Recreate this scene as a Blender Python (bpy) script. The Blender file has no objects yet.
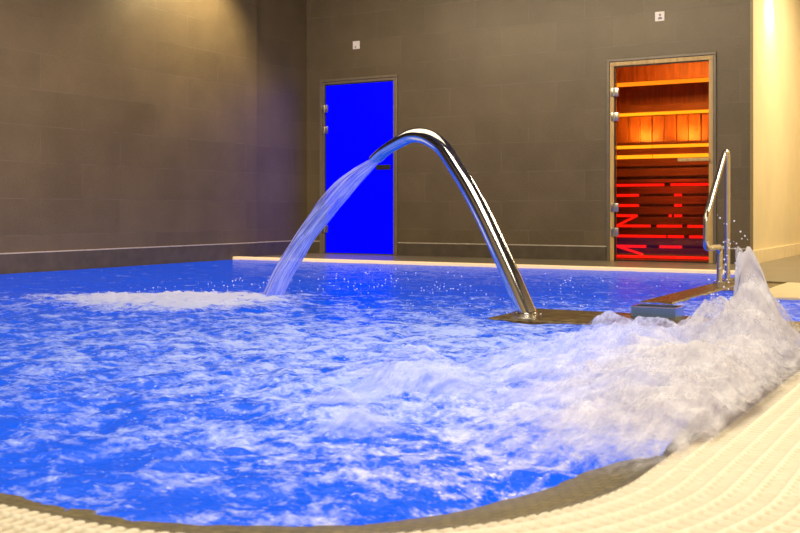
import bpy, bmesh, math, random
import numpy as np
from mathutils import Vector, Matrix

random.seed(7)
RNG = np.random.default_rng(11)
scene = bpy.context.scene
COL = scene.collection

# ------------------------------------------------------------------ room frame
# a runs along the back wall (to the right), b runs from the back wall towards the camera.
CX, CY = -1.10, 12.85
UX, UY = math.cos(math.radians(30)), -math.sin(math.radians(30))
VX, VY = -UY, UX
def W(a, b, z=0.0):
    return Vector((CX + a*UX - b*VX, CY + a*UY - b*VY, z))
ROT = -math.radians(30)          # heading of the a axis
FRAME = Matrix.Translation((CX, CY, 0)) @ Matrix.Rotation(ROT, 4, 'Z') @ Matrix.Diagonal((1, -1, 1, 1))
# FRAME has a mirrored y: (a, b, z) -> world

# ------------------------------------------------------------------ materials
def srgb(r, g, b):
    f = lambda c: (c/255/12.92) if c/255 <= .04045 else ((c/255+.055)/1.055)**2.4
    return (f(r), f(g), f(b), 1.0)

class NT:
    def __init__(s, name):
        s.m = bpy.data.materials.new(name); s.m.use_nodes = True
        s.t = s.m.node_tree; s.t.nodes.clear()
        s.out = s.t.nodes.new('ShaderNodeOutputMaterial')
    def n(s, typ, **kw):
        nd = s.t.nodes.new(typ)
        for k, v in kw.items():
            if k in nd.inputs: 
                s.set(nd.inputs[k], v)
            else: setattr(nd, k, v)
        return nd
    def set(s, sock, v):
        if isinstance(v, bpy.types.NodeSocket): s.t.links.new(v, sock)
        else: sock.default_value = v
    def ln(s, a, b): s.t.links.new(a, b)
    def math(s, op, a, b=None, clamp=False):
        nd = s.t.nodes.new('ShaderNodeMath'); nd.operation = op; nd.use_clamp = clamp
        s.set(nd.inputs[0], a)
        if b is not None: s.set(nd.inputs[1], b)
        return nd.outputs[0]
    def ramp(s, fac, stops):
        nd = s.t.nodes.new('ShaderNodeValToRGB')
        cr = nd.color_ramp
        while len(cr.elements) > 1: cr.elements.remove(cr.elements[-1])
        for i, (p, c) in enumerate(stops):
            c = c if len(c) == 4 else (*c, 1)
            if i == 0: e = cr.elements[0]; e.position = p
            else: e = cr.elements.new(p)
            e.color = c
        s.set(nd.inputs[0], fac)
        return nd.outputs[0]
    def noise(s, vec, scale, detail=4, rough=.55, dist=0):
        nd = s.n('ShaderNodeTexNoise')
        nd.inputs['Scale'].default_value = scale; nd.inputs['Detail'].default_value = detail
        nd.inputs['Roughness'].default_value = rough; nd.inputs['Distortion'].default_value = dist
        if vec is not None: s.ln(vec, nd.inputs['Vector'])
        return nd.outputs['Fac']
    def mapping(s, vec, scale=(1,1,1), rot=(0,0,0), loc=(0,0,0)):
        nd = s.n('ShaderNodeMapping'); nd.inputs['Scale'].default_value = scale
        nd.inputs['Rotation'].default_value = rot; nd.inputs['Location'].default_value = loc
        s.ln(vec, nd.inputs['Vector']); return nd.outputs[0]
    def mix(s, fac, a, b):
        nd = s.t.nodes.new('ShaderNodeMix'); nd.data_type = 'RGBA'
        s.set(nd.inputs[0], fac); s.set(nd.inputs[6], a); s.set(nd.inputs[7], b)
        return nd.outputs[2]
    def bump(s, h, strength=.3, dist=.01):
        nd = s.n('ShaderNodeBump'); nd.inputs['Strength'].default_value = strength
        nd.inputs['Distance'].default_value = dist; s.ln(h, nd.inputs['Height']); return nd.outputs[0]
    def obj(s): return s.n('ShaderNodeTexCoord').outputs['Object']
    def geo(s): return s.n('ShaderNodeNewGeometry')
    def attr(s, name):
        return s.n('ShaderNodeAttribute', attribute_name=name).outputs['Fac']
    def surf(s, sh): s.ln(sh, s.out.inputs['Surface']); return s.m
    def bsdf(s, **kw):
        nd = s.n('ShaderNodeBsdfPrincipled')
        for k, v in kw.items(): s.set(nd.inputs[k.replace('_', ' ')], v)
        return nd

def simple(name, col, rough=.5, metal=0, var=.12, vscale=12, bump=.0, emit=None, es=0):
    t = NT(name); o = t.obj()
    nz = t.noise(o, vscale, 5)
    c2 = tuple(min(1, c*(1+var)) for c in col[:3])+(1,); c1 = tuple(c*(1-var) for c in col[:3])+(1,)
    c = t.ramp(nz, [(.3, c1), (.7, c2)])
    b = t.bsdf(Base_Color=c, Roughness=rough, Metallic=metal)
    if bump: t.ln(t.bump(nz, bump, .004), b.inputs['Normal'])
    if emit: b.inputs['Emission Color'].default_value = emit; b.inputs['Emission Strength'].default_value = es
    return t.surf(b.outputs[0])

def emission(name, col, strength, var=0, vscale=6):
    t = NT(name)
    e = t.n('ShaderNodeEmission'); e.inputs['Color'].default_value = col; e.inputs['Strength'].default_value = strength
    if var:
        nz = t.noise(t.obj(), vscale, 3)
        f = t.math('MULTIPLY_ADD', nz, var*2); f.node.inputs[2].default_value = 1-var
        t.ln(t.math('MULTIPLY', f, strength), e.inputs['Strength'])
    return t.surf(e.outputs[0])

def tile_mat(name, c_lo, c_hi, w, h, offs=(0, 0), rough=.5, joint=(.14,.12,.1,1), joint_amt=.5, jsize=.0025, axis='xz'):
    t = NT(name); o = t.obj()
    sep = t.n('ShaderNodeSeparateXYZ'); t.ln(o, sep.inputs[0])
    com = t.n('ShaderNodeCombineXYZ')
    t.ln(t.math('ADD', sep.outputs['XYZ'.index(axis[0].upper())], offs[0]), com.inputs[0])
    t.ln(t.math('ADD', sep.outputs['XYZ'.index(axis[1].upper())], offs[1]), com.inputs[1])
    br = t.n('ShaderNodeTexBrick'); t.ln(com.outputs[0], br.inputs['Vector'])
    br.offset = .5
    br.inputs['Scale'].default_value = 1; br.inputs['Brick Width'].default_value = w; br.inputs['Row Height'].default_value = h
    br.inputs['Mortar Size'].default_value = jsize; br.inputs['Mortar Smooth'].default_value = .1
    br.inputs['Color1'].default_value = (.35,.35,.35,1); br.inputs['Color2'].default_value = (.65,.65,.65,1)
    n1 = t.noise(o, 2.2, 6, .6); n2 = t.noise(o, 60, 4, .6); n3 = t.noise(o, 300, 2, .6)
    v = t.math('ADD', t.math('MULTIPLY', n1, .45), t.math('MULTIPLY', n2, .40))
    v = t.math('ADD', v, t.math('MULTIPLY', n3, .2))
    v = t.math('ADD', t.math('MULTIPLY', v, .75), t.math('MULTIPLY', br.outputs['Color'], .25))
    c = t.ramp(v, [(.35, c_lo), (.65, c_hi)])
    jn = t.ramp(t.noise(o, 3, 2), [(.35, (.15,)*3), (.6, (1,)*3)])
    jf = t.math('MULTIPLY', t.math('MULTIPLY', br.outputs['Fac'], jn), joint_amt)
    c = t.mix(jf, c, joint)
    b = t.bsdf(Base_Color=c, Roughness=rough)
    hgt = t.math('SUBTRACT', t.math('MULTIPLY', n2, .2), br.outputs['Fac'])
    t.ln(t.bump(hgt, .25, .003), b.inputs['Normal'])
    return t.surf(b.outputs[0])

def wood_mat(name, lo, hi, axis_scale=(1, 14, 14), rough=.45, emit=0):
    t = NT(name); o = t.obj()
    m = t.mapping(o, axis_scale)
    n = t.noise(m, 3.0, 6, .6, .6)
    c = t.ramp(n, [(.3, lo), (.7, hi)])
    b = t.bsdf(Base_Color=c, Roughness=rough)
    t.ln(t.bump(n, .15, .002), b.inputs['Normal'])
    return t.surf(b.outputs[0])

M = {}
WALL_LO, WALL_HI = (.080,.061,.036,1), (.150,.116,.072,1)
M['wall_back'] = tile_mat('greige_wall_tile', WALL_LO, WALL_HI, .64, .32, (0, .01), .42, (.24,.21,.165,1), .45, .003)
M['wall_left'] = tile_mat('greige_wall_tile_left', WALL_LO, WALL_HI, .96, .32, (.3, .01), .45, (.24,.21,.165,1), .4, .003, 'yz')
M['skirting'] = simple('dark_skirting_tile', (.085,.07,.053,1), .4, 0, .2, 8)
M['skirting_line'] = simple('pale_skirting_line', (.5,.46,.42,1), .35)
M['cream_wall'] = simple('cream_plaster', (.80,.66,.40,1), .4, 0, .06, 2)
M['ceiling'] = simple('dark_ceiling_paint', (.10,.09,.08,1), .8)
M['deck'] = tile_mat('beige_deck_tile', (.17,.14,.10,1), (.27,.23,.165,1), .6, .6, (.25, .16), .3, (.12,.1,.08,1), .7, .004, 'xy')
M['coping'] = simple('pale_coping', (.88,.72,.44,1), .4, 0, .08, 10)
M['rim'] = tile_mat('bronze_rim_mosaic', (.055,.042,.012,1), (.26,.20,.075,1), .025, .025, (0, 0), .5, (.05,.04,.03,1), .5, .0015, 'xy')
def wet_tile():
    t = NT('wet_bronze_tile'); o = t.obj()
    n = t.noise(o, 14, 5, .65, .8); n2 = t.noise(o, 45, 3)
    c = t.ramp(t.math('ADD', t.math('MULTIPLY', n, .7), t.math('MULTIPLY', n2, .3)), [(.34, (.025,.016,.006,1)), (.55, (.16,.10,.03,1)), (.70, (.42,.30,.12,1))])
    b = t.bsdf(Base_Color=c, Roughness=.18)
    t.ln(t.bump(t.math('ADD', n, t.math('MULTIPLY', n2, .4)), .5, .02), b.inputs['Normal'])
    return t.surf(b.outputs[0])
M['wet'] = wet_tile()
M['grate'] = None
M['alu'] = simple('bronze_aluminium', (.21,.175,.13,1), .4, .3, .1)
M['alu_dark'] = simple('dark_aluminium', (.16,.14,.12,1), .4, .3, .1)
M['pale_wood'] = wood_mat('pale_frame_wood', srgb(168,138,88), srgb(205,175,120), (12,12,1))
M['steel'] = simple('brushed_steel', (.55,.53,.5,1), .3, 1, .05, 40)
M['black'] = simple('black_rubber', (.012,.011,.01,1), .6)
M['white_plastic'] = simple('white_plastic', (.82,.80,.80,1), .35, 0, .03)
M['pict'] = simple('pictogram_print', (.20,.20,.33,1), .5)

M['satin'] = simple('satin_steel', (.82,.77,.66,1), .22, 1, .04, 20)
M['box_steel'] = simple('reflection_tinted_steel', (.28,.45,.80,1), .28, .8, .06, 30)  # blue of the reflected water is put into the base colour
def chrome():
    t = NT('polished_steel'); o = t.obj()
    n = t.noise(o, 9, 3)
    b = t.bsdf(Base_Color=(.80,.79,.77,1), Metallic=1.0, Roughness=t.math('MULTIPLY_ADD', n, .06))
    r = b.inputs['Roughness'].links[0].from_node; r.inputs[2].default_value = .085
    return t.surf(b.outputs[0])
M['chrome'] = chrome()

def grate_mat():
    t = NT('cream_grating_plastic'); o = t.obj()
    n = t.noise(o, 25, 4)
    c = t.ramp(n, [(.3, (.84,.76,.57,1)), (.7, (.92,.85,.68,1))])
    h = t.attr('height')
    c = t.mix(t.ramp(h, [(0, (0,0,0)), (.5, (.62,.62,.62)), (1, (1,1,1))]), (.34,.20,.06,1), c)  # shade in the gaps is painted into the colour
    b = t.bsdf(Base_Color=c, Roughness=.4)
    return t.surf(b.outputs[0])
M['grate'] = grate_mat()

# ------------------------------------------------------------------ mesh helpers (all coordinates are a,b,z unless said otherwise)
class MB:
    def __init__(s): s.v = []; s.f = []; s.smooth = False
    def add(s, verts, faces):
        o = len(s.v); s.v += [tuple(v) for v in verts]; s.f += [tuple(i+o for i in f) for f in faces]; return s
    def box(s, a0, a1, b0, b1, z0, z1):
        v = [(a, b, z) for z in (z0, z1) for b in (b0, b1) for a in (a0, a1)]
        return s.add(v, [(0,2,3,1), (4,5,7,6), (0,1,5,4), (1,3,7,5), (3,2,6,7), (2,0,4,6)])
    def bevbox(s, a0, a1, b0, b1, z0, z1, r=.004, seg=2):
        bm = bmesh.new(); bmesh.ops.create_cube(bm, size=1)
        for v in bm.verts:
            v.co = Vector(((a0+a1)/2+v.co.x*(a1-a0), (b0+b1)/2+v.co.y*(b1-b0), (z0+z1)/2+v.co.z*(z1-z0)))
        bmesh.ops.bevel(bm, geom=bm.edges[:], offset=r, segments=seg, affect='EDGES', profile=.5)
        bm.verts.index_update()
        s.add([v.co for v in bm.verts], [[v.index for v in f.verts] for f in bm.faces]); bm.free(); return s
    def tube(s, pts, radii, n=20, cap=True, flat=None):
        pts = [Vector(p) for p in pts]
        if not hasattr(radii, '__len__'): radii = [radii]*len(pts)
        rings = []; prev = None
        for i, p in enumerate(pts):
            d = (pts[min(i+1, len(pts)-1)] - pts[max(i-1, 0)]).normalized()
            if prev is None:
                ref = Vector((0,0,1)) if abs(d.z) < .9 else Vector((1,0,0))
                x = d.cross(ref).normalized()
            else:
                x = (prev - d*prev.dot(d)).normalized()
            prev = x; y = d.cross(x).normalized()
            fx, fy = (flat[i] if flat else (1, 1))
            rings.append([p + x*math.cos(2*math.pi*k/n)*radii[i]*fx + y*math.sin(2*math.pi*k/n)*radii[i]*fy for k in range(n)])
        vs = [v for r in rings for v in r]; fs = []
        for i in range(len(rings)-1):
            for k in range(n):
                fs.append((i*n+k, i*n+(k+1)%n, (i+1)*n+(k+1)%n, (i+1)*n+k))
        if cap:
            fs.append(tuple(range(n))[::-1]); fs.append(tuple((len(rings)-1)*n+k for k in range(n)))
        s.smooth = True
        return s.add(vs, fs)
    def build(s, name, mat, parent=None, loc=None, mats=None, fmat=None, smooth=None, autosharp=True):
        me = bpy.data.meshes.new(name)
        # geometry is given in room coordinates; the object carries the room frame, or local to parent
        base = Vector(loc) if loc is not None else Vector((0,0,0))
        vs = [(v[0]-base[0], -(v[1]-base[1]), v[2]-base[2]) for v in s.v]
        me.from_pydata(vs, [], [f[::-1] for f in s.f]); me.update()
        bm = bmesh.new(); bm.from_mesh(me); bmesh.ops.recalc_face_normals(bm, faces=bm.faces[:]); bm.to_mesh(me); bm.free()
        o = bpy.data.objects.new(name, me); COL.objects.link(o)
        if mat: me.materials.append(mat)
        if parent: o.parent = parent
        else:
            o.location = W(*base); o.rotation_euler = (0, 0, ROT)
        if s.smooth if smooth is None else smooth:
            for p in me.polygons: p.use_smooth = True
            if autosharp:
                try: me.set_sharp_from_angle(angle=math.radians(40))
                except Exception: pass
        return o

def part(mb, name, mat, root, smooth=None):
    """part of an Empty-rooted thing: the root stands in room coordinates root['ab']"""
    base = ROOTS[root.name]
    o = mb.build(name, mat, parent=root, loc=base, smooth=smooth)
    return o
def subpart(mb, name, mat, partobj, root, smooth=None):
    return mb.build(name, mat, parent=partobj, loc=ROOTS[root.name], smooth=smooth)
ROOTS = {}
def thing(name, loc, label, cat, group=None, kind=None):
    o = bpy.data.objects.new(name, None); COL.objects.link(o)
    o.location = W(*loc); o.rotation_euler = (0, 0, ROT); o.empty_display_size = .1
    ROOTS[o.name] = Vector(loc)
    tag(o, label, cat, group, kind); return o
def tag(o, label=None, cat=None, group=None, kind=None):
    if label: o['label'] = label
    if cat: o['category'] = cat
    if group: o['group'] = group
    if kind: o['kind'] = kind
    return o

# ------------------------------------------------------------------ numpy noise
class Perlin:
    def __init__(s, seed):
        r = np.random.default_rng(seed); s.p = np.tile(r.permutation(256), 3)
        ang = r.random(256)*2*np.pi; zz = r.random(256)*2-1
        q = np.sqrt(1-zz*zz); s.g = np.stack([q*np.cos(ang), q*np.sin(ang), zz], 1)
    def __call__(s, x, y, z=None):
        x = np.asarray(x, float); y = np.asarray(y, float)
        z = np.zeros_like(x) if z is None else np.broadcast_to(np.asarray(z, float), x.shape)
        xi, yi, zi = np.floor(x).astype(int), np.floor(y).astype(int), np.floor(z).astype(int)
        xf, yf, zf = x-xi, y-yi, z-zi
        u, v, w = [t*t*t*(t*(t*6-15)+10) for t in (xf, yf, zf)]
        def gd(i, j, k):
            h = s.p[s.p[s.p[(xi+i) & 255] + ((yi+j) & 255)] + ((zi+k) & 255)]
            g = s.g[h]; return g[..., 0]*(xf-i) + g[..., 1]*(yf-j) + g[..., 2]*(zf-k)
        L = lambda a, b, t: a+(b-a)*t
        return L(L(L(gd(0,0,0), gd(1,0,0), u), L(gd(0,1,0), gd(1,1,0), u), v),
                 L(L(gd(0,0,1), gd(1,0,1), u), L(gd(0,1,1), gd(1,1,1), u), v), w)*1.6
PN = [Perlin(i) for i in range(6)]
def fbm(x, y, z=0., octv=4, gain=.5, lac=2.03, k=0):
    s = 0; A = 1; f = 1; t = 0
    for i in range(octv):
        s = s + A*PN[(k+i) % 6](np.asarray(x)*f, np.asarray(y)*f, np.asarray(z)*f + 7.3*i); t += A; A *= gain; f *= lac
    return s/t
def ridged(x, y, octv=4, gain=.55, lac=2.1, k=0):
    s = 0; A = 1; f = 1; t = 0
    for i in range(octv):
        s = s + A*(1-np.abs(PN[(k+i) % 6](x*f, y*f, np.full_like(x, 3.1*i)))); t += A; A *= gain; f *= lac
    return s/t
def sstep(e0, e1, x):
    t = np.clip((x-e0)/(e1-e0), 0, 1); return t*t*(3-2*t)

# ------------------------------------------------------------------ camera
cam = bpy.data.cameras.new('camera'); co = bpy.data.objects.new('camera', cam); COL.objects.link(co)
co.location = (0, 0, .53); co.rotation_euler = (math.radians(90), 0, 0)
cam.sensor_width = 36; cam.lens = 1050/800*36; cam.shift_y = -56.5/800
cam.clip_start = .05; cam.clip_end = 100
cam.dof.use_dof = True; cam.dof.focus_distance = 6.0; cam.dof.aperture_fstop = 9
scene.camera = co
scene.view_settings.view_transform = 'Standard'
scene.view_settings.look = 'None'

# ------------------------------------------------------------------ room dimensions
H = 3.35                       # ceiling
EA = 6.745                     # pool right edge
EB = 9.29                      # pool near edge
FB = 1.50                      # pool far edge
RC = (5.975, 8.52, .77)        # rounded near right corner
DB2 = 3.92                     # paved shelf right of the divider
DA, DB = 5.50, 2.45            # the deck steps out to b=DB right of a=DA
AW = 5.215                      # back wall ends here, corridor begins
AR, BF = 9.2, 12.6             # right wall, front wall
BK = -3.2                      # corridor end

def struct(o): o['kind'] = 'structure'; return o

# back wall with two door openings
D1 = (.153, 1.243, 2.11)       # blue door opening a0,a1,top (outer frame)
D2 = (3.768, 4.892, 2.10)
def wall_back():
    m = MB()
    for a0, a1, z0, z1 in [(-.2, D1[0], -.3, H), (D1[0], D1[1], D1[2], H), (D1[0], D1[1], -.3, 0), (D1[1], D2[0], -.3, H),
                           (D2[0], D2[1], D2[2], H), (D2[0], D2[1], -.3, 0), (D2[1], AW, -.3, H)]:
        m.box(a0, a1, -.14, 0, z0, z1)
    struct(m.build('wall_back', M['wall_back']))
wall_back()
struct(MB().box(-.3, 0, 1.05, BF, -1.2, H).build('wall_left', M['wall_left']))
struct(MB().box(-.3, -.05, -.2, 1.05, -1.2, H).build('wall_left_recess', M['wall_left']))
struct(MB().box(AR, AR+.2, BK-.2, BF+.2, -.3, H).build('wall_right', M['cream_wall']))
struct(MB().box(-.3, AR+.2, BF, BF+.2, -1.2, H).build('wall_front', M['cream_wall']))
struct(MB().box(-.3, AR+.2, BK-.2, BF+.2, H, H+.15).build('ceiling', M['ceiling']))
struct(MB().box(AW-.12, AW, BK, -.141, -.3, H).build('wall_corridor', M['cream_wall']))
struct(MB().box(AW-.12, AR, BK-.2, BK, -.3, H).build('wall_corridor_end', M['cream_wall']))
# floor: far deck, right deck, near deck (under the grating)
f = MB()
f.box(-.05, AW, 0, FB-.09, -.3, 0); f.box(AW, AR, BK, FB-.09, -.3, 0)
f.box(DA+.02, AR, FB-.09, DB, -.3, 0)
f.box(EA+1.05, AR, DB, BF, -.3, 0)
f.box(0, EA+1.05, EB+1.05, BF, -.3, 0)
struct(f.build('floor', M['deck']))
# coping strip at the far edge
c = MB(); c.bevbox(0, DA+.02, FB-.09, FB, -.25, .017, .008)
struct(c.build('trim_1', simple('coping_added_glow', (.88,.70,.42,1), .4, 0, .08, 10, 0, (1,.70,.34,1), .42)))  # emission added to brighten this edge, which holds no lamp
c = MB(); c.bevbox(DA+.26, EA+1.0, DB, DB+.06, -.25, .002, .004)
struct(c.build('trim_2', M['rim']))
c = MB(); c.bevbox(5.99, EA+1.0, DB+.06, DB2, -1.1, .002, .006)
struct(c.build('trim_5', M['coping']))
# skirtings with a pale line along their top
def skirting(name, a0, a1, b0, b1, z0, z1, line):
    o = struct(MB().box(a0, a1, b0, b1, z0, z1).build(name, M['skirting']))
    l = MB().box(*line, z1, z1+.010).build('top_line', M['skirting_line'], parent=o, loc=(0,0,0))
skirting('baseboard_left', 0, .012, 1.06, BF, -.9, .155, (0, .014, 1.06, BF))
skirting('baseboard_left_recess', -.05, -.038, .013, 1.05, 0, .155, (-.05, -.036, .013, 1.05))
skirting('baseboard_back', -.037, D1[0]-.005, 0, .012, 0, .145, (-.037, D1[0]-.005, 0, .014))
skirting('baseboard_middle', D1[1]+.005, D2[0]-.005, 0, .012, 0, .145, (D1[1]+.005, D2[0]-.005, 0, .014))
skirting('baseboard_right', D2[1]+.005, AW, 0, .012, 0, .145, (D2[1]+.005, AW, 0, .014))
o = struct(MB().box(AW, AW+.03, BK, -.01, 0, .13).build('baseboard_corridor', M['coping']))

# ------------------------------------------------------------------ doors
def glass_blue():
    t = NT('backlit_blue_glass'); o = t.obj()
    sep = t.n('ShaderNodeSeparateXYZ'); t.ln(o, sep.inputs[0])
    nz = t.noise(t.mapping(o, (1.2,1,.8)), 2.2, 3)
    s = t.math('MULTIPLY_ADD', nz, .5); s.node.inputs[2].default_value = .95
    b = t.bsdf(Base_Color=(0,0,.25,1), Roughness=.35)
    b.inputs['Emission Color'].default_value = (0, .0, 1, 1); t.ln(s, b.inputs['Emission Strength'])
    b.inputs['Specular IOR Level'].default_value = .05
    return t.surf(b.outputs[0])
M['blue_glass'] = glass_blue()
def tinted_glass():
    t = NT('bronze_tinted_glass'); o = t.obj()
    tr = t.n('ShaderNodeBsdfTransparent'); tr.inputs[0].default_value = (.80,.62,.45,1)
    nz = t.noise(o, 3, 2)
    gl = t.n('ShaderNodeBsdfGlossy'); gl.inputs['Roughness'].default_value = .03
    fr = t.n('ShaderNodeFresnel'); fr.inputs[0].default_value = 1.45
    mx = t.n('ShaderNodeMixShader'); t.ln(t.math('MULTIPLY', fr.outputs[0], .8), mx.inputs[0]); t.ln(tr.outputs[0], mx.inputs[1]); t.ln(gl.outputs[0], mx.inputs[2])
    return t.surf(mx.outputs[0])
M['tint_glass'] = tinted_glass()

def make_door(name, D, outer, inner, glass, handle_mat, ow, iw, label):
    a0, a1, zt = D
    r = thing(name, ((a0+a1)/2, 0, 0), label, None, None, 'structure')
    fr = MB()
    fr.bevbox(a0, a0+ow, -.10, .022, 0, zt-ow+.0, .004); fr.bevbox(a1-ow, a1, -.10, .022, 0, zt-ow, .004); fr.bevbox(a0, a1, -.10, .022, zt-ow, zt, .004)
    part(fr, 'outer_frame', outer, r)
    i0, i1, it = a0+ow, a1-ow, zt-ow
    fi = MB()
    fi.bevbox(i0, i0+iw, -.09, .008, 0, it-iw, .004); fi.bevbox(i1-iw, i1, -.09, .008, 0, it-iw, .004); fi.bevbox(i0, i1, -.09, .008, it-iw, it, .004)
    part(fi, 'inner_frame', inner, r)
    g0, g1, gt = i0+iw, i1-iw, it-iw
    part(MB().box(g0, g0+.012, -.03, -.004, 0, gt).box(g0, g1, -.03, -.004, gt-.012, gt).box(g0, g1, -.03, -.004, .0, .014), 'seal', M['black'], r)
    gl = part(MB().box(g0+.013, g1-.002, -.022, -.010, .016, gt-.013), 'glass_panel', glass, r)
    for z in (.30, .555, 1.50, 1.755):
        h = MB(); h.bevbox(g0-.03, g0+.05, -.009, .016, z-.045, z+.045, .004); h.tube([(g0+.004, .020, z-.046), (g0+.004, .020, z+.046)], .009, 10)
        part(h, 'hinge', M['steel'], r)
    return r, (g0, g1, gt)
door1, G1 = make_door('door_1', D1, M['alu'], M['alu'], M['blue_glass'], None, .030, .032, 'backlit blue glass door in a bronze frame')
h = MB(); h.bevbox(G1[1]-.21, G1[1]-.02, .022, .052, 1.00, 1.06, .008); h.box(G1[1]-.19, G1[1]-.17, -.010, .024, 1.015, 1.045); h.box(G1[1]-.06, G1[1]-.04, -.010, .024, 1.015, 1.045)
hd = part(h, 'handle', M['black'], door1); hd['label'] = 'dark bar handle'
door2, G2 = make_door('door_2', D2, M['alu_dark'], M['pale_wood'], M['tint_glass'], None, .03, .045, 'bronze tinted glass sauna door in a pale wood frame')
h = MB(); h.bevbox(G2[1]-.30, G2[1]+.02, .03, .06, 1.015, 1.05, .008)
h.box(G2[1]-.27, G2[1]-.25, -.010, .032, 1.02, 1.045); h.box(G2[1]-.04, G2[1]-.02, -.010, .032, 1.02, 1.045)
hd = part(h, 'handle', M['pale_wood'], door2); hd['label'] = 'pale wooden bar handle'
# blue door threshold
struct(MB().bevbox(D1[0], D1[1], .023, .06, 0, .008, .002).build('trim_3', M['alu']))

# ------------------------------------------------------------------ sauna cabin behind door 2
M['sauna_wood'] = wood_mat('sauna_wood', srgb(120,62,22), srgb(185,110,50), (14,14,1.2))
M['bench_wood'] = wood_mat('bench_wood', srgb(96,50,22), srgb(150,88,44), (1.2,14,14))
M['led_red'] = emission('red_led', (1,.012,.008,1), 2.2, .25, 5)
M['led_amber'] = emission('amber_led', (1,.46,.02,1), 3.2, .25, 4)
M['led_orange'] = emission('orange_led', (1,.36,.02,1), 2.4, .2, 4)
S0, S1, SB = D2[0]-.66, D2[1]+.13, -1.9
sw = MB()
sw.box(S0-.05, S0, SB, -.15, 0, 2.3); sw.box(S1, S1+.05, SB, -.15, 0, 2.3)
sw.box(S0-.05, S1+.05, SB-.05, SB, 0, 2.3); sw.box(S0-.05, S1+.05, SB-.05, -.15, 2.3, 2.35)
struct(sw.build('wall_sauna', M['sauna_wood']))
struct(MB().box(S0-.05, S1+.05, SB-.05, -.15, -.1, 0).build('floor_sauna', M['bench_wood']))
def board_wall():
    r = thing('sauna_light_panel', ((S0+S1)/2, SB+.04, 0), 'glowing vertical boarded panel with amber light strips inside the sauna', 'sauna panel')
    w = S1-S0; n = 13; m = MB(); q = MB()
    for i in range(n):
        x = S0 + .01 + i*(w-.02)/n
        (m).bevbox(x+.004, x+(w-.02)/n-.004, SB+.03+.012*(i % 2), SB+.06+.012*(i % 2), 1.30, 1.66, .003)
    part(m, 'vertical_boards', M['sauna_wood'], r)
    part(MB().bevbox(S0+.01, S1-.01, SB+.03, SB+.14, 1.70, 1.79, .004), 'top_rail', M['bench_wood'], r)
    part(MB().box(S0+.02, S1-.02, SB+.085, SB+.11, 1.665, 1.699), 'light_strip', M['led_amber'], r)
    part(MB().bevbox(S0+.01, S1-.01, SB+.05, SB+.12, 1.20, 1.27, .004), 'middle_rail', M['bench_wood'], r)
    part(MB().box(S0+.02, S1-.35, SB+.06, SB+.10, 1.275, 1.296), 'light_strip', M['led_orange'], r)
    return r
board_wall()
def beam():
    r = thing('sauna_light_cove', ((S0+S1)/2, -1.35, 1.98), 'wooden cove beam with an orange light strip near the sauna ceiling', 'light cove')
    part(MB().bevbox(S0+.005, S1-.005, -1.42, -1.36, 2.02, 2.22, .004), 'beam', M['sauna_wood'], r)
    part(MB().box(S0+.02, S1-.02, -1.40, -1.365, 1.975, 2.018), 'light_strip', M['led_orange'], r)
beam()
def bench(name, bfront, bback, ztop, zbot, rows, label, amber, diag=()):
    r = thing(name, ((S0+S1)/2, bfront, zbot), label, 'bench')
    n = 4
    for i in range(n):
        y0 = bback + i*(bfront-bback)/n
        part(MB().bevbox(S0+.012, S1-.012, y0+.004, y0+(bfront-bback)/n-.004, ztop-.035, ztop, .004), 'seat_slat', M['bench_wood'], r)
    h = (ztop-.06-zbot)/rows
    X0 = G2[0]+.334*bfront+.02; XW = (G2[1]-G2[0])*(1+.0945*-bfront)-.03
    for i in range(rows):
        z0 = zbot + i*h
        part(MB().bevbox(S0+.012, S1-.012, bfront-.045, bfront-.02, z0+.016, z0+h-.012, .004), 'front_slat', M['bench_wood'], r)
    # light strips glow in the gaps between the front slats, broken by upright battens
    segs = amber
    for i in range(rows+1):
        z0 = zbot + i*h
        for (s0, s1, mat) in segs[i % len(segs)]:
            part(MB().box(X0+s0*XW, X0+s1*XW, bfront-.03, bfront-.012, z0-.012, z0+(.030 if mat == 'led_amber' else .016)), 'light_strip', M[mat], r)
    for (u0, z0, u1, z1) in diag:
        d = .013; A, B = X0+u0*XW, X0+u1*XW
        m = MB(); b0, b1 = bfront-.018, bfront-.008
        m.add([(A, b0, z0-d), (B, b0, z1-d), (B, b0, z1+d), (A, b0, z0+d), (A, b1, z0-d), (B, b1, z1-d), (B, b1, z1+d), (A, b1, z0+d)], [(0,1,2,3), (7,6,5,4), (0,4,5,1), (1,5,6,2), (2,6,7,3), (3,7,4,0)])
        part(m, 'light_strip', M['led_red'], r)
    return r
bench('sauna_bench', -1.25, -1.78, 1.31, .90, 3, 'upper slatted sauna bench edged with amber light strips', [[], [], [(0.0,.40,'led_amber'),(.41,1.0,'led_amber')], [(0.0,.40,'led_amber'),(.41,1.0,'led_amber')]])
bench('sauna_bench', -.62, -1.22, .86, .02, 7, 'lower slatted sauna bench with broken red light strips', [
    [(0,.40,'led_red'),(.41,1.0,'led_red')], [(0,.33,'led_red'),(.48,.72,'led_red')], [(0,.55,'led_red'),(.57,.74,'led_red'),(.80,1,'led_red')],
    [(0,.38,'led_red'),(.45,.72,'led_red'),(.78,1,'led_red')], [(.0,.22,'led_red'),(.58,.61,'led_red'),(.64,.72,'led_red')], [(0,.25,'led_red'),(.64,.72,'led_red')],
    [(0,.25,'led_red'),(.64,.72,'led_red')], [(0,.53,'led_red'),(.60,1,'led_red')]], [(0,.355,.24,.47), (0,.135,.30,.045)])

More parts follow.
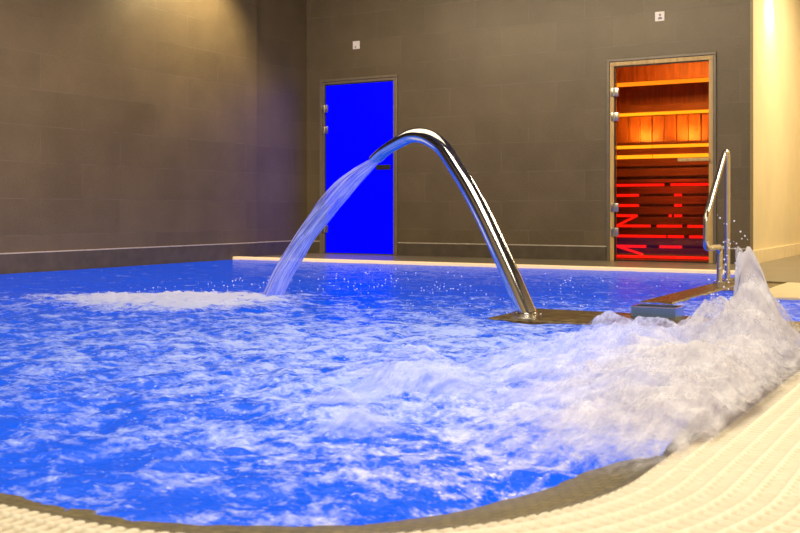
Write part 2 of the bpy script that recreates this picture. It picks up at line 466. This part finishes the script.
# ------------------------------------------------------------------ signs
def sign(a, z, w, person, label):
    r = thing('wall_sign', (a, 0, z), label, 'sign', 'square door signs')
    part(MB().bevbox(a-w/2, a+w/2, .001, .010, z-w/2, z+w/2, .003), 'plate', M['white_plastic'], r)
    p = MB()
    if person:
        k = [(a-.001, .0115, z+.018)]
        p.tube([(a+.004, .0102, z+.014), (a+.004, .0112, z+.014)], .013, 12)
        p.add([(a-.018, .0112, z-.030), (a+.026, .0112, z-.030), (a+.026, .0112, z-.016), (a+.014, .0112, z-.006), (a-.006, .0112, z-.006), (a-.018, .0112, z-.016)], [(0,1,2,3,4,5)])
    else:
        p.add([(a-.020, .0112, z-.038), (a-.006, .0112, z-.038), (a-.003, .0112, z-.024), (a+.006, .0112, z-.018), (a+.006, .0112, z-.012), (a-.018, .0112, z-.016)], [(0,1,2,3,4,5)])
    part(p, 'pictogram', M['pict'], r)
sign(.672, 2.495, .095, False, 'small white square sign on the wall above the blue door')
sign(4.325, 2.50, .097, True, 'small white square sign with a grey figure above the sauna door')

# ------------------------------------------------------------------ pool rim, ledges, grating
def edge_path(step):
    """inner grating edge from the far right corner round to the near left; returns points, outward normals and arc length"""
    pts = []
    cx, cy, r = RC
    L1 = cy - DB2; L2 = math.pi/2*r; L3 = cx - 2.4
    T = L1+L2+L3; n = int(T/step)
    P = np.zeros((n+1, 2)); N = np.zeros((n+1, 2)); S = np.linspace(0, T, n+1)
    for i, s in enumerate(S):
        if s < L1: P[i] = (EA, DB2+s); N[i] = (1, 0)
        elif s < L1+L2:
            t = (s-L1)/r; P[i] = (cx+r*math.cos(t), cy+r*math.sin(t)); N[i] = (math.cos(t), math.sin(t))
        else: P[i] = (cx-(s-L1-L2), EB); N[i] = (0, 1)
    return P, N, S

def grid_obj(name, V, nu, nv, mat, attrs=None, keep=None, smooth=True):
    """V (nu*nv,3) in room coordinates -> mesh object standing in the room frame; fast path"""
    idx = np.arange(nu*nv).reshape(nu, nv)
    q = np.stack([idx[:-1, :-1], idx[1:, :-1], idx[1:, 1:], idx[:-1, 1:]], -1).reshape(-1, 4)
    if keep is not None:
        q = q[keep[q].all(1)]
        used = np.unique(q); remap = -np.ones(nu*nv, int); remap[used] = np.arange(len(used))
        q = remap[q]; V = V[used]; attrs = {k: a[used] for k, a in (attrs or {}).items()}
    X = V.copy(); X[:, 1] *= -1
    me = bpy.data.meshes.new(name)
    me.vertices.add(len(X)); me.vertices.foreach_set('co', X.astype(np.float32).ravel())
    me.loops.add(len(q)*4); me.loops.foreach_set('vertex_index', q.astype(np.int32).ravel())
    me.polygons.add(len(q)); me.polygons.foreach_set('loop_start', np.arange(0, len(q)*4, 4, dtype=np.int32))
    me.update(calc_edges=True); me.validate()
    if smooth: me.polygons.foreach_set('use_smooth', np.ones(len(me.polygons), bool))
    for k, a in (attrs or {}).items():
        at = me.attributes.new(k, 'FLOAT', 'POINT'); at.data.foreach_set('value', a.astype(np.float32))
    # make the normals face up on average
    nz = np.zeros(len(me.polygons)*3, np.float32); me.polygons.foreach_get('normal', nz)
    if nz[2::3].sum() < 0: me.flip_normals()
    me.materials.append(mat)
    o = bpy.data.objects.new(name, me); COL.objects.link(o)
    o.location = W(0, 0, 0); o.rotation_euler = (0, 0, ROT)
    return o

def grating():
    P, N, S = edge_path(.0070)
    tt = np.arange(0, 1.046, .0075)
    s, t = np.meshgrid(S, tt, indexing='ij')
    ps, pt = .028, .045
    fs = np.abs(((s/ps) % 1)-.5)*2            # 0 centre of bar, 1 gap
    ft = np.abs(((t/pt) % 1)-.5)*2            # 1 on the ridge line
    bar = 1-sstep(.55, .92, fs)
    ridge = sstep(.62, .80, ft)
    first = 1-sstep(.0, .012, t)
    z = np.maximum(bar*.86, ridge*1.0)
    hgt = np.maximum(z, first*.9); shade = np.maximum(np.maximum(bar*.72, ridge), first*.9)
    Z = -.012 + hgt*.013 + .0025*ridge - .006*first
    V = np.stack([P[:, None, 0]+N[:, None, 0]*t, P[:, None, 1]+N[:, None, 1]*t, Z], -1).reshape(-1, 3)
    # a turned-down lip at the pool side
    o = grid_obj('overflow_grating', V, len(S), len(tt), M['grate'], {'height': np.clip(shade, 0, 1).ravel()})
    tag(o, 'cream slotted plastic overflow grating curving round the near edge of the pool', 'pool grating')
grating()

def rim():
    P, N, S = edge_path(.02)
    prof = [(0.002, -.002), (.0, -.005), (-.03, -.007), (-.06, -.010), (-.10, -.017), (-.15, -.028), (-.21, -.045), (-.26, -.08), (-.27, -.9)]
    V = []
    for dt, z in prof:
        V.append(np.concatenate([P+N*dt, np.full((len(P), 1), z)], 1))
    V = np.stack(V, 1).reshape(-1, 3)
    struct(grid_obj('trim_4', V, len(P), len(prof), M['rim']))
rim()
# support under the grating, and the hidden pool floor
struct(MB().box(0, EA+1.05, EB-.02, EB+1.05, -.3, -.02).box(EA+.002, EA+1.05, DB2+.002, EB, -.3, -.02).build('floor_channel', M['rim']))
struct(MB().box(0, EA, FB, EB, -1.2, -1.1).build('floor_pool', M['rim']))
# low walls in the pool, their tops flush with the water
w = MB()
w.bevbox(5.165, EA-.14, 5.33, 5.90, -1.1, .004, .02, 3)
struct(w.build('wall_ledge', M['wet']))
w = MB()
w.bevbox(5.52, 5.72, DB-.12, 4.58, -1.1, .000, .02, 3); w.bevbox(5.73, 5.98, DB+.0, 3.4, -1.1, -.006, .01, 2)
struct(w.build('wall_divider', M['wet']))

# ------------------------------------------------------------------ swan neck fountain
FP = (5.254, 5.63)
def px_on_plane(px, py, p0=W(*FP), d=None):
    return None
FX, FY = W(*FP).x, W(*FP).y
DXP, DYP = -.786, .618
def fountain_pt(px, py):
    rx = (px-400)/1050
    s = (FX - rx*FY)/(rx*DYP - DXP)
    X, Y = FX+DXP*s, FY+DYP*s
    z = .53 - (py-210)*Y/1050
    dx, dy = X-CX, Y-CY
    return (dx*UX+dy*UY, -(dx*VX+dy*VY), z)
def smooth_path(pts, n):
    """Catmull-Rom through the points"""
    P = [Vector(p) for p in pts]; P = [P[0]*2-P[1]] + P + [P[-1]*2-P[-2]]
    out = []
    for i in range(1, len(P)-2):
        for k in range(n):
            t = k/n; a, b, c, d = P[i-1], P[i], P[i+1], P[i+2]
            out.append(.5*((2*b)+(c-a)*t+(2*a-5*b+4*c-d)*t*t+(3*b-a-3*c+d)*t**3))
    out.append(P[-2]); return out
def fountain():
    r = thing('fountain_spout', (FP[0], FP[1], 0.004), 'tall bent polished steel spout pouring water, mounted on the bronze ledge', 'water spout')
    pp = [(527.5,315),(517,290),(502,256),(484.5,217.8),(468,186.5),(456,167),(445.5,151),(436,142),(424,136),(411,136),(397,143),(384,151.5),(375.5,159.3)]
    pts = smooth_path([fountain_pt(*p) for p in pp], 8)
    n = len(pts); rad = []; flat = []
    for i in range(n):
        t = i/(n-1)
        rad.append(.050 + (.044-.050)*min(1, t/.5))
        e = max(0, (t-.60)/.40)
        e = e*e*(3-2*e)
        flat.append((1+.25*e, 1-.42*e))
    part(MB().tube(pts, rad, 28, True, flat), 'pipe', M['chrome'], r)
    a, b = FP
    part(MB().tube([(a, b, .0), (a, b, .008), (a, b, .010)], [.066, .066, .060], 32), 'base_flange', M['chrome'], r)
    for k in range(4):
        x, y = a+.057*math.cos(k*math.pi/2+.4), b+.057*math.sin(k*math.pi/2+.4)
        part(MB().tube([(x, y, .010), (x, y, .014)], .005, 6), 'bolt', M['steel'], r)
fountain()

def stream_mat():
    t = NT('falling_water'); 
    u = t.attr('along'); v = t.attr('across')
    com = t.n('ShaderNodeCombineXYZ'); t.ln(t.math('MULTIPLY', u, .45), com.inputs[0]); t.ln(t.math('MULTIPLY', v, 13), com.inputs[1])
    n = t.noise(com.outputs[0], 1.0, 5, .65, .3)
    white = t.ramp(n, [(.42, (0,0,0)), (.66, (1,1,1))])
    df = t.n('ShaderNodeBsdfDiffuse'); df.inputs[0].default_value = (.72,.74,.90,1)
    em = t.n('ShaderNodeEmission'); em.inputs[0].default_value = (.08,.15,.9,1); em.inputs[1].default_value = .35  # emission stands for blue pool light behind the falling water
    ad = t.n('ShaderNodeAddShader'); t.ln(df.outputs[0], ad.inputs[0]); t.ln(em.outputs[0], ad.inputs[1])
    tr = t.n('ShaderNodeBsdfTransparent'); tr.inputs[0].default_value = (.62,.70,.98,1)
    gl = t.n('ShaderNodeBsdfGlossy'); gl.inputs['Roughness'].default_value = .08; gl.inputs[0].default_value = (.8,.85,1,1)
    clear = t.n('ShaderNodeMixShader'); clear.inputs[0].default_value = .25; t.ln(tr.outputs[0], clear.inputs[1]); t.ln(gl.outputs[0], clear.inputs[2])
    mx = t.n('ShaderNodeMixShader'); f = t.math('MULTIPLY_ADD', white, .82); f.node.inputs[2].default_value = .12
    t.ln(f, mx.inputs[0]); t.ln(clear.outputs[0], mx.inputs[1]); t.ln(ad.outputs[0], mx.inputs[2])
    return t.surf(mx.outputs[0])
M['stream'] = stream_mat()
def stream():
    L = [(371.5,158.5),(352,170),(336.8,181.5),(322,198),(311,213.7),(300,230),(291.5,245.6),(281,262),(272,278),(263,297),(260,304)]
    R = [(380,161.5),(371,171),(360.7,182),(347,199),(333.6,213.7),(320,230),(308.5,245.6),(298.5,262),(289.5,278),(281,297),(278.5,304)]
    l = [fountain_pt(*p) for p in L]; rr = [fountain_pt(*p) for p in R]
    lp, rp = smooth_path(l, 8), smooth_path(rr, 8)
    n = len(lp); nk = 40
    V = []; al = []; ac = []
    side = Vector((-DYP, 0, 0))
    pw = Vector((DXP*UX+DYP*UY, -(DXP*VX+DYP*VY), 0)).normalized()   # stream heading in room coords
    nrm = Vector((-pw.y, pw.x, 0))
    for i in range(n):
        c = (lp[i]+rp[i])/2; hlf = (rp[i]-lp[i])/2; thick = .018+.05*min(1, i/n*1.6)
        for k in range(nk):
            th = 2*math.pi*k/(nk-1)
            rip = 1+.18*float(PN[0](np.array([k/(nk-1)*9.0 if k < nk-1 else 0.0]), np.array([i*.05]))[0])
            V.append(c + hlf*math.cos(th)*rip + nrm*thick*math.sin(th)*rip); al.append(i*.12); ac.append(min(k, nk-1-k)/(nk-1)*2 + (.37 if k > nk/2 else 0))
    o = grid_obj('water_stream', np.array([tuple(v) for v in V]), n, nk, M['stream'], {'along': np.array(al), 'across': np.array(ac)})
    tag(o, 'arc of clear blue white water falling from the steel spout into the pool', 'water stream')
stream()

# ------------------------------------------------------------------ handrail
def handrail():
    a = 5.575
    r = thing('pool_handrail', (a, 2.57, 0), 'polished steel grab rail bent to a loop, standing at the corner of the far deck', 'handrail')
    def fil(P, rad, n=6):
        P = [Vector(p) for p in P]; out = [P[0]]
        for i in range(1, len(P)-1):
            d0 = (P[i-1]-P[i]); d1 = (P[i+1]-P[i]); q = min(rad, d0.length*.45, d1.length*.45)
            s, e = P[i]+d0.normalized()*q, P[i]+d1.normalized()*q
            for k in range(n+1):
                t = k/n; out.append(s*(1-t)**2 + P[i]*2*t*(1-t) + e*t*t)
        out.append(P[-1]); return out
    path = fil([(a, 2.57, 0), (a, 2.57, .965), (a, 2.66, .955), (a, 3.20, .49), (a, 3.215, .265), (a, 2.80, .262), (a, 2.82, -.004)], .055)
    part(MB().tube(path, .0215, 16), 'rail_tube', M['satin'], r)
    for b in (2.57, 2.82):
        part(MB().tube([(a, b, .0), (a, b, .010), (a, b, .013)], [.045, .045, .038], 24), 'flange', M['chrome'], r)
handrail()

# ------------------------------------------------------------------ open steel box on the ledge
def steel_box():
    a0, a1, b0, b1, h, t = 5.765, 5.985, 5.335, 5.490, .049, .004
    r = thing('steel_box', ((a0+a1)/2, (b0+b1)/2, 0), 'shallow open topped steel box on the wet ledge right of the spout', 'metal box')
    m = MB()
    m.box(a0, a1, b0, b0+t, .001, h); m.box(a0, a1, b1-t, b1, .001, h); m.box(a0, a0+t, b0+t, b1-t, .001, h); m.box(a1-t, a1, b0+t, b1-t, .001, h)
    part(m, 'side_walls', M['box_steel'], r)
    m = MB(); e = .003
    m.box(a0-e, a1+e, b0-e, b0+t+e, h, h+.004); m.box(a0-e, a1+e, b1-t-e, b1+e, h, h+.004); m.box(a0-e, a0+t+e, b0+t+e, b1-t-e, h, h+.004); m.box(a1-t-e, a1+e, b0+t+e, b1-t-e, h, h+.004)
    part(m, 'top_edge', M['satin'], r)
    part(MB().box(a0+t, a1-t, b0+t, b1-t, .001, .016), 'bottom_plate', M['wet'], r)
steel_box()

# ------------------------------------------------------------------ water
WL = -.014
def inside_pool(a, b, inset):
    cx, cy, r = RC
    ok = (a <= EA-inset) & (b <= EB-inset) & (a >= .014) & (b >= FB)
    corner = (a > cx) & (b > cy)
    ok &= ~corner | ((a-cx)**2+(b-cy)**2 <= (r-inset)**2)
    ok &= ~((a > DA) & (b < DB+.03)) & ~((a > 6.0) & (b < DB2-.01))
    return ok
def gauss(a, b, ca, cb, sa, sb=None, rot=0):
    sb = sb or sa; c, s = math.cos(rot), math.sin(rot)
    x, y = (a-ca)*c+(b-cb)*s, -(a-ca)*s+(b-cb)*c
    return np.exp(-.5*((x/sa)**2+(y/sb)**2))
def bulk(a, b):
    """height of the boiling water over the pool level along the jets at the right edge"""
    return (.25*gauss(a, b, 6.63, 6.68, .050, .085) + .14*gauss(a, b, 6.67, 6.80, .10, .24) + .06*gauss(a, b, 6.50, 6.80, .10, .16) + .10*gauss(a, b, 6.45, 7.42, .22, .42)
            + .060*gauss(a, b, 6.08, 7.20, .24, .24) + .045*gauss(a, b, 5.70, 7.70, .22, .18) + .05*gauss(a, b, 6.56, 8.02, .16, .30) + .06*gauss(a, b, 6.74, 7.55, .07, .30)
            + .060*gauss(a, b, 5.84, 8.25, .065, .075) + .055*gauss(a, b, 6.03, 8.42, .07, .07) + .05*gauss(a, b, 6.73, 7.85, .08, .26) + .085*gauss(a, b, 5.92, 7.93, .12, .12)
            + .075*gauss(a, b, 6.12, 6.80, .17, .17) + .02*gauss(a, b, 6.4, 6.80, .15, .20))
def axis(n, hi, lo, d_hi, d_lo):
    t = np.linspace(0, 1, n); w = d_lo + (d_hi-d_lo)*t**.8
    x = np.concatenate([[0], np.cumsum((w[1:]+w[:-1])/2)]); return lo + (hi-lo)*x/x[-1]

def water_mat():
    t = NT('blue_pool_water'); o = t.obj()
    foam = t.attr('foam'); warm = t.attr('warm'); deep = t.attr('deep')
    n1 = t.noise(o, 30, 5, .7, .5); n2 = t.noise(o, 95, 4, .6)
    v = t.math('ADD', foam, t.math('MULTIPLY', t.math('SUBTRACT', n1, .5), 1.1))
    v = t.math('ADD', v, t.math('MULTIPLY', t.math('SUBTRACT', n2, .5), .6))
    cv = t.attr('cover')
    fl = t.ramp(t.noise(o, 62, 3, .6, .3), [(.60, (0,0,0)), (.70, (1,1,1))])
    v = t.math('ADD', v, t.math('MULTIPLY', t.math('MULTIPLY', fl, cv), .9))
    f = t.ramp(v, [(.27, (0,0,0)), (.62, (.48,.48,.48)), (.92, (1,1,1))])
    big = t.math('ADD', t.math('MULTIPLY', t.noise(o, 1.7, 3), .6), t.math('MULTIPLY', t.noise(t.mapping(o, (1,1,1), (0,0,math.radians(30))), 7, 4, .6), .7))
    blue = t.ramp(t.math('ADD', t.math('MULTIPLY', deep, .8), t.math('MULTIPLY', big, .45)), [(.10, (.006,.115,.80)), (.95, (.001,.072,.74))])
    # water body: light scattered up out of the lit pool, under a glossy rippled surface
    rip = t.math('ADD', t.math('MULTIPLY', t.noise(t.mapping(o, (1,1.3,1)), 13, 4, .6, .5), .7), t.math('MULTIPLY', t.noise(o, 55, 3), .25))
    nrm = t.bump(rip, .55, .02)
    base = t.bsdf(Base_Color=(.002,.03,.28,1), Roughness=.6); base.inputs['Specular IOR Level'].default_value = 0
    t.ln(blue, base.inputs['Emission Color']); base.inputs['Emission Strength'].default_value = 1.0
    gl = t.n('ShaderNodeBsdfGlossy'); gl.inputs['Roughness'].default_value = .06; gl.inputs[0].default_value = (.75,.82,1,1); t.ln(nrm, gl.inputs['Normal'])
    fr = t.n('ShaderNodeFresnel'); fr.inputs[0].default_value = 1.33; t.ln(nrm, fr.inputs['Normal'])
    body = t.n('ShaderNodeMixShader'); t.ln(t.math('MULTIPLY', fr.outputs[0], .65), body.inputs[0]); t.ln(base.outputs[0], body.inputs[1]); t.ln(gl.outputs[0], body.inputs[2])
    fcol = t.mix(warm, (.42,.48,.62,1), (.86,.83,.80,1))  # blue pool light and warm lamplight put into foam colour and emission
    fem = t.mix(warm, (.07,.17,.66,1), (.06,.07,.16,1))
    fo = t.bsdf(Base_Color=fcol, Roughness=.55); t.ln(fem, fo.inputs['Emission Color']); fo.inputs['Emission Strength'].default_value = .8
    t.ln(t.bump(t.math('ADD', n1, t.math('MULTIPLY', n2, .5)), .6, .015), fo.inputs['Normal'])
    mx = t.n('ShaderNodeMixShader'); t.ln(f, mx.inputs[0]); t.ln(body.outputs[0], mx.inputs[1]); t.ln(fo.outputs[0], mx.inputs[2])
    return t.surf(mx.outputs[0])
M['water'] = water_mat()

def depth_of(a, b): return CY + a*UY - b*VY
def pool_water():
    na, nb = 330, 400
    A = axis(na, EA, 0, .011, .040); Bx = axis(nb, EB, FB, .0105, .034)
    a, b = np.meshgrid(A, Bx, indexing='ij')
    Y = depth_of(a, b)
    B = bulk(a, b)
    calm = sstep(5.6, 8.2, Y)
    amp = (.017 + .018*gauss(a, b, 5.7, 7.6, .9))*(1-.80*calm)*(1-.35*sstep(8.7, 9.25, b))*(1-.5*gauss(a, b, 5.7, 5.65, .5, .3))
    wx = a + .10*fbm(a*1.7, b*1.7, 5., 3); wy = b + .10*fbm(a*1.7, b*1.7, 9., 3, k=2)
    h = amp*(1.0*fbm(wx*2.6, wy*2.6, 1., 4, .55) + .9*(ridged(wx*3.6, wy*3.6, 4, .55)-.62)*1.6)
    h += .006*(1-calm)*fbm(wx*13, wy*13, 2., 3)
    land = gauss(a, b, 3.36, 5.85, .40, .48, 0) + .7*gauss(a, b, 2.75, 6.05, .5, .3)
    h += land*(.03+.04*np.abs(fbm(a*9, b*9, 4., 4)))
    h += B*.55*(.7+.6*fbm(a*7, b*7, 3., 4))
    # water is drawn down beside the near rim in front of the jets
    h -= .030*gauss(a, b, 6.60, 8.70, .20, .25)
    cov = .30 - .44*calm
    cov = cov + .40*gauss(a, b, 5.3, 6.9, .9, .85) + .22*gauss(a, b, 6.0, 8.25, .45, .42) - .10*gauss(a, b, 5.6, 9.0, .5, .35)
    cov = cov + .30*gauss(a, b, 5.95, 4.25, .16, .45)  # foam cover here stands for glints of the underwater light
    cov = np.maximum(cov, 1.05*np.clip(land, 0, 1)); cov = np.maximum(cov, np.clip(B*9, 0, 1.2))
    p = .6*ridged(wx*11, wy*11, 4, .7, k=1) + .4*(.5+.5*fbm(wx*6, wy*6, 6., 5, .7, k=3)*1.5)
    p = (p-p.mean())/p.std()
    foam = .5 + .20*p + (cov-.5)*1.05
    foam = np.clip(foam, 0, 1.3) + .8*np.clip(h-.022, 0, .05)/.05*(1-calm)*.35
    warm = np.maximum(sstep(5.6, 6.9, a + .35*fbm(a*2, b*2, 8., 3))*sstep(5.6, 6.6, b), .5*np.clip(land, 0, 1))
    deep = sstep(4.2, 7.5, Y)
    V = np.stack([a, b, WL+h], -1).reshape(-1, 3)
    keep = inside_pool(a, b, .012).ravel()
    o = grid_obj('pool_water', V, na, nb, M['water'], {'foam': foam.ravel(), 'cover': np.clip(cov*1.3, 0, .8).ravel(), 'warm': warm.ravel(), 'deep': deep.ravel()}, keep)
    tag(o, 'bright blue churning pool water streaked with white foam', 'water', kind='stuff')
pool_water()

def splash_mat():
    t = NT('white_splash'); o = t.obj()
    dens = t.attr('dens'); warm = t.attr('warm'); lay = t.attr('layer')
    com = t.n('ShaderNodeVectorMath', operation='ADD'); t.ln(o, com.inputs[0])
    cz = t.n('ShaderNodeCombineXYZ'); t.ln(t.math('MULTIPLY', lay, 3.7), cz.inputs[2]); t.ln(cz.outputs[0], com.inputs[1])
    m = t.mapping(com.outputs[0], (1.0, .45, .55), (.2, .5, .5))
    n1 = t.noise(m, 11, 6, .6, .8); n2 = t.noise(t.mapping(com.outputs[0], (1,.3,.4), (.3,.4,.7)), 60, 4, .6, .3)
    v = t.math('ADD', dens, t.math('MULTIPLY', t.math('SUBTRACT', n1, .5), 1.3))
    v = t.math('ADD', v, t.math('MULTIPLY', t.math('SUBTRACT', n2, .5), .4))
    al = t.ramp(v, [(.18, (0,0,0)), (.75, (.95,.95,.95))])
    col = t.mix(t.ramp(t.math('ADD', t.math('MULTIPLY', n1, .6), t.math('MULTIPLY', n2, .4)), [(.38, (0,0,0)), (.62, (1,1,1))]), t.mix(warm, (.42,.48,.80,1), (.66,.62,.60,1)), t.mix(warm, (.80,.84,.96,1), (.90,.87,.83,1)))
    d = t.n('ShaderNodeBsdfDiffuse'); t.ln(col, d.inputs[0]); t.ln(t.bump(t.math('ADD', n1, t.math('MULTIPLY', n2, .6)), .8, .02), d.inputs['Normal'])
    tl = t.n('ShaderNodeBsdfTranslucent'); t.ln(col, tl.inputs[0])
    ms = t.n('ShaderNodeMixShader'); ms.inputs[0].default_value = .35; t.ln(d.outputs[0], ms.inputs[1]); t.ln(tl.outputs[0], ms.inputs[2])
    em = t.n('ShaderNodeEmission'); t.ln(t.mix(warm, (.10,.15,.55,1), (.10,.10,.16,1)), em.inputs[0]); em.inputs[1].default_value = .6  # glow stands for pool light from below; colour carries its blue tint
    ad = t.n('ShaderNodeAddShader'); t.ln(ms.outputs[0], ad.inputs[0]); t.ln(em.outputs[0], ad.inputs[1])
    tr = t.n('ShaderNodeBsdfTransparent')
    mx = t.n('ShaderNodeMixShader'); t.ln(al, mx.inputs[0]); t.ln(tr.outputs[0], mx.inputs[1]); t.ln(ad.outputs[0], mx.inputs[2])
    return t.surf(mx.outputs[0])
M['splash'] = splash_mat()
def splash():
    A = np.arange(5.25, 6.90, .0085); Bx = np.arange(5.95, 8.75, .0085)
    a, b = np.meshgrid(A, Bx, indexing='ij')
    Vs, D, Wm, Ly, Q = [], [], [], [], []
    nu, nv = a.shape
    for k, sc in enumerate((.72, 1.0, 1.22)):
        B = bulk(a, b)
        tz = fbm(a*4.5, b*4.5, 11+k*5., 5, .50); tr = ridged(a*6+k*3.3, b*6, 4, .50, k=k)
        hgt = B*sc*(.50+.75*tz+.50*tr)
        # the spray leans back into the pool and folds over
        la = -.28*hgt*(.8+.9*fbm(a*5+9, b*5, 3+k, 3)); lb = .45*hgt*fbm(a*6, b*6+4, 7+k, 3)
        fa = .006*fbm(a*22, b*22, 3+k, 3)
        dens = np.clip(B/.085, 0, 1.35)*(1.05, .80, .42)[k] - (.0, .06, .10)[k]
        dens = dens - .9*sstep(EA+.01, EA+.14, a + .05*fbm(b*5, a*5, 2., 3))
        V = np.stack([a+la+fa, b+lb, WL+.006+hgt], -1).reshape(-1, 3)
        Vs.append(V); D.append(dens.ravel()); Ly.append(np.full(a.size, k+.5))
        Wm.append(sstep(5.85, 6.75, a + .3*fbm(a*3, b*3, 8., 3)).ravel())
        i = np.arange(nu*nv).reshape(nu, nv)+k*nu*nv
        Q.append(np.stack([i[:-1, :-1], i[1:, :-1], i[1:, 1:], i[:-1, 1:]], -1).reshape(-1, 4))
    V = np.concatenate(Vs); D = np.concatenate(D); q = np.concatenate(Q); Wm = np.concatenate(Wm); Ly = np.concatenate(Ly)
    q = q[(D[q] > -.45).any(1) & (V[q][:, :, 2] > WL+.012).any(1)]
    used = np.unique(q); rm = -np.ones(len(V), int); rm[used] = np.arange(len(used)); q = rm[q]; V = V[used]; D = D[used]; Wm = Wm[used]; Ly = Ly[used]
    V[:, 1] *= -1
    me = bpy.data.meshes.new('splash_foam'); me.from_pydata(V.tolist(), [], q.tolist()); me.update()
    me.polygons.foreach_set('use_smooth', np.ones(len(me.polygons), bool))
    for nme, arr in (('dens', D), ('warm', Wm), ('layer', Ly)):
        at = me.attributes.new(nme, 'FLOAT', 'POINT'); at.data.foreach_set('value', arr.astype(np.float32))
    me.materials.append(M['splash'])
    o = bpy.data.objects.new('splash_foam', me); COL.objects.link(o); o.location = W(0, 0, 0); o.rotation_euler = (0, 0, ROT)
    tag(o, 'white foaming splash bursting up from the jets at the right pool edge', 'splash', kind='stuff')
splash()

def drop_mat():
    t = NT('water_drops')
    n = t.noise(t.obj(), 30, 2)
    b = t.bsdf(Base_Color=(.85,.86,.95,1), Roughness=.12)
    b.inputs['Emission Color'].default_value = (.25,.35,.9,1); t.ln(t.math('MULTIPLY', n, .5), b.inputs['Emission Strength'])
    return t.surf(b.outputs[0])
M['drops'] = drop_mat()
def drops(name, P, R, label, cat, flat=1.0):
    bm = bmesh.new(); bmesh.ops.create_icosphere(bm, subdivisions=1, radius=1)
    bv = np.array([v.co[:] for v in bm.verts]); bf = np.array([[v.index for v in f.verts] for f in bm.faces]); bm.free()
    V = (bv[None]*np.array([1, 1, flat])*R[:, None, None] + P[:, None]).reshape(-1, 3); V[:, 1] *= -1
    F = (bf[None] + (np.arange(len(P))*len(bv))[:, None, None]).reshape(-1, 3)[:, ::-1]
    me = bpy.data.meshes.new(name); me.from_pydata(V.tolist(), [], F.tolist()); me.update()
    me.polygons.foreach_set('use_smooth', np.ones(len(me.polygons), bool)); me.materials.append(M['drops'])
    o = bpy.data.objects.new(name, me); COL.objects.link(o); o.location = W(0, 0, 0); o.rotation_euler = (0, 0, ROT)
    tag(o, label, cat, kind='stuff')
# bubbles and drops skipping on the calmer far water
n = 420
a = RNG.uniform(2.2, 5.4, n); b = RNG.uniform(2.0, 5.8, n); m = RNG.random(n) < np.clip((b-1.8)/3.2, 0.1, 1)
a, b = a[m], b[m]
drops('surface_droplets', np.stack([a, b, np.full(len(a), WL+.004)+RNG.exponential(.006, len(a))], 1), RNG.uniform(.0025, .0065, len(a)), 'scattered white droplets dancing over the calm far water', 'droplets', .8)
n = 120
a = 6.62+RNG.normal(0, .07, n); b = 6.70+RNG.normal(0, .14, n); z = bulk(a, b)*RNG.uniform(.7, 1.5, n)+RNG.exponential(.03, n)
drops('spray_droplets', np.stack([a-.25*z, b, z], 1), RNG.uniform(.0015, .0038, n), 'fine water drops thrown up around the tall splash', 'droplets')


# ------------------------------------------------------------------ lights
def area(name, loc, target, size, power, col, spread=math.pi, shape='SQUARE'):
    l = bpy.data.lights.new(name, 'AREA'); l.energy = power; l.color = col; l.shape = shape; l.size = size if not isinstance(size, tuple) else size[0]
    if isinstance(size, tuple): l.shape = 'RECTANGLE'; l.size_y = size[1]
    l.spread = spread
    o = bpy.data.objects.new(name, l); COL.objects.link(o); p = W(*loc); o.location = p
    o.rotation_euler = (W(*target)-p).to_track_quat('-Z', 'Y').to_euler(); return o
def spot(name, loc, target, power, col, angle, blend=.5, radius=.04):
    l = bpy.data.lights.new(name, 'SPOT'); l.energy = power; l.color = col; l.spot_size = math.radians(angle); l.spot_blend = blend; l.shadow_soft_size = radius
    o = bpy.data.objects.new(name, l); COL.objects.link(o); p = W(*loc); o.location = p
    o.rotation_euler = (W(*target)-p).to_track_quat('-Z', 'Y').to_euler(); return o
WARM = (1, .80, .50); WHITE = (1, .90, .72)
area('near_ceiling_panel', (6.6, 8.4, 3.25), (6.6, 8.4, 0), (2.2, 3.0), 165, WHITE)
area('mid_ceiling_panel', (3.4, 5.6, 3.25), (3.4, 5.6, 0), (3.5, 2.5), 70, WARM)
area('back_wall_wash', (2.6, 3.2, 3.2), (2.6, 0, 1.2), (4.5, .4), 85, (1, .80, .50), math.radians(130))
area('left_wall_wash', (1.6, 4.5, 3.25), (0, 4.5, 1.5), (.4, 6.0), 80, (1, .72, .42), math.radians(130))
spot('left_wall_downlight', (.75, 2.05, 3.30), (-.25, 2.3, 1.3), 230, (1, .76, .38), 112, .6)
spot('corridor_downlight', (AW+.26, -.95, 2.95), (AW, -.95, 2.62), 80, (1, .88, .64), 80, .9)
area('right_deck_fill', (7.2, 2.2, 3.2), (6.6, 2.4, 0), (1.2, 1.6), 95, (1, .84, .54))  # unseen fill added to brighten the right deck
area('corridor_panel', (6.6, -1.2, 3.2), (5.6, -1.0, 0), (1.2, 2.0), 150, (1, .84, .56))
# red and amber glow inside the sauna
area('sauna_amber_glow', (4.3, -.5, 2.2), (4.3, -1.3, .9), (.9, .3), 42, (1, .52, .12))
for _a in (3.62, 4.15):
    area('sauna_board_glow', (_a, -1.66, 1.40), (_a, -1.90, 1.60), (.22, .05), 4.5, (1, .66, .12))
area('sauna_red_glow', (4.3, -.35, .9), (4.3, -1.2, .2), .5, 3, (1, .10, .03))

w = bpy.data.worlds.new('world'); scene.world = w; w.use_nodes = True
w.node_tree.nodes['Background'].inputs[0].default_value = (.5, .42, .32, 1); w.node_tree.nodes['Background'].inputs[1].default_value = .05
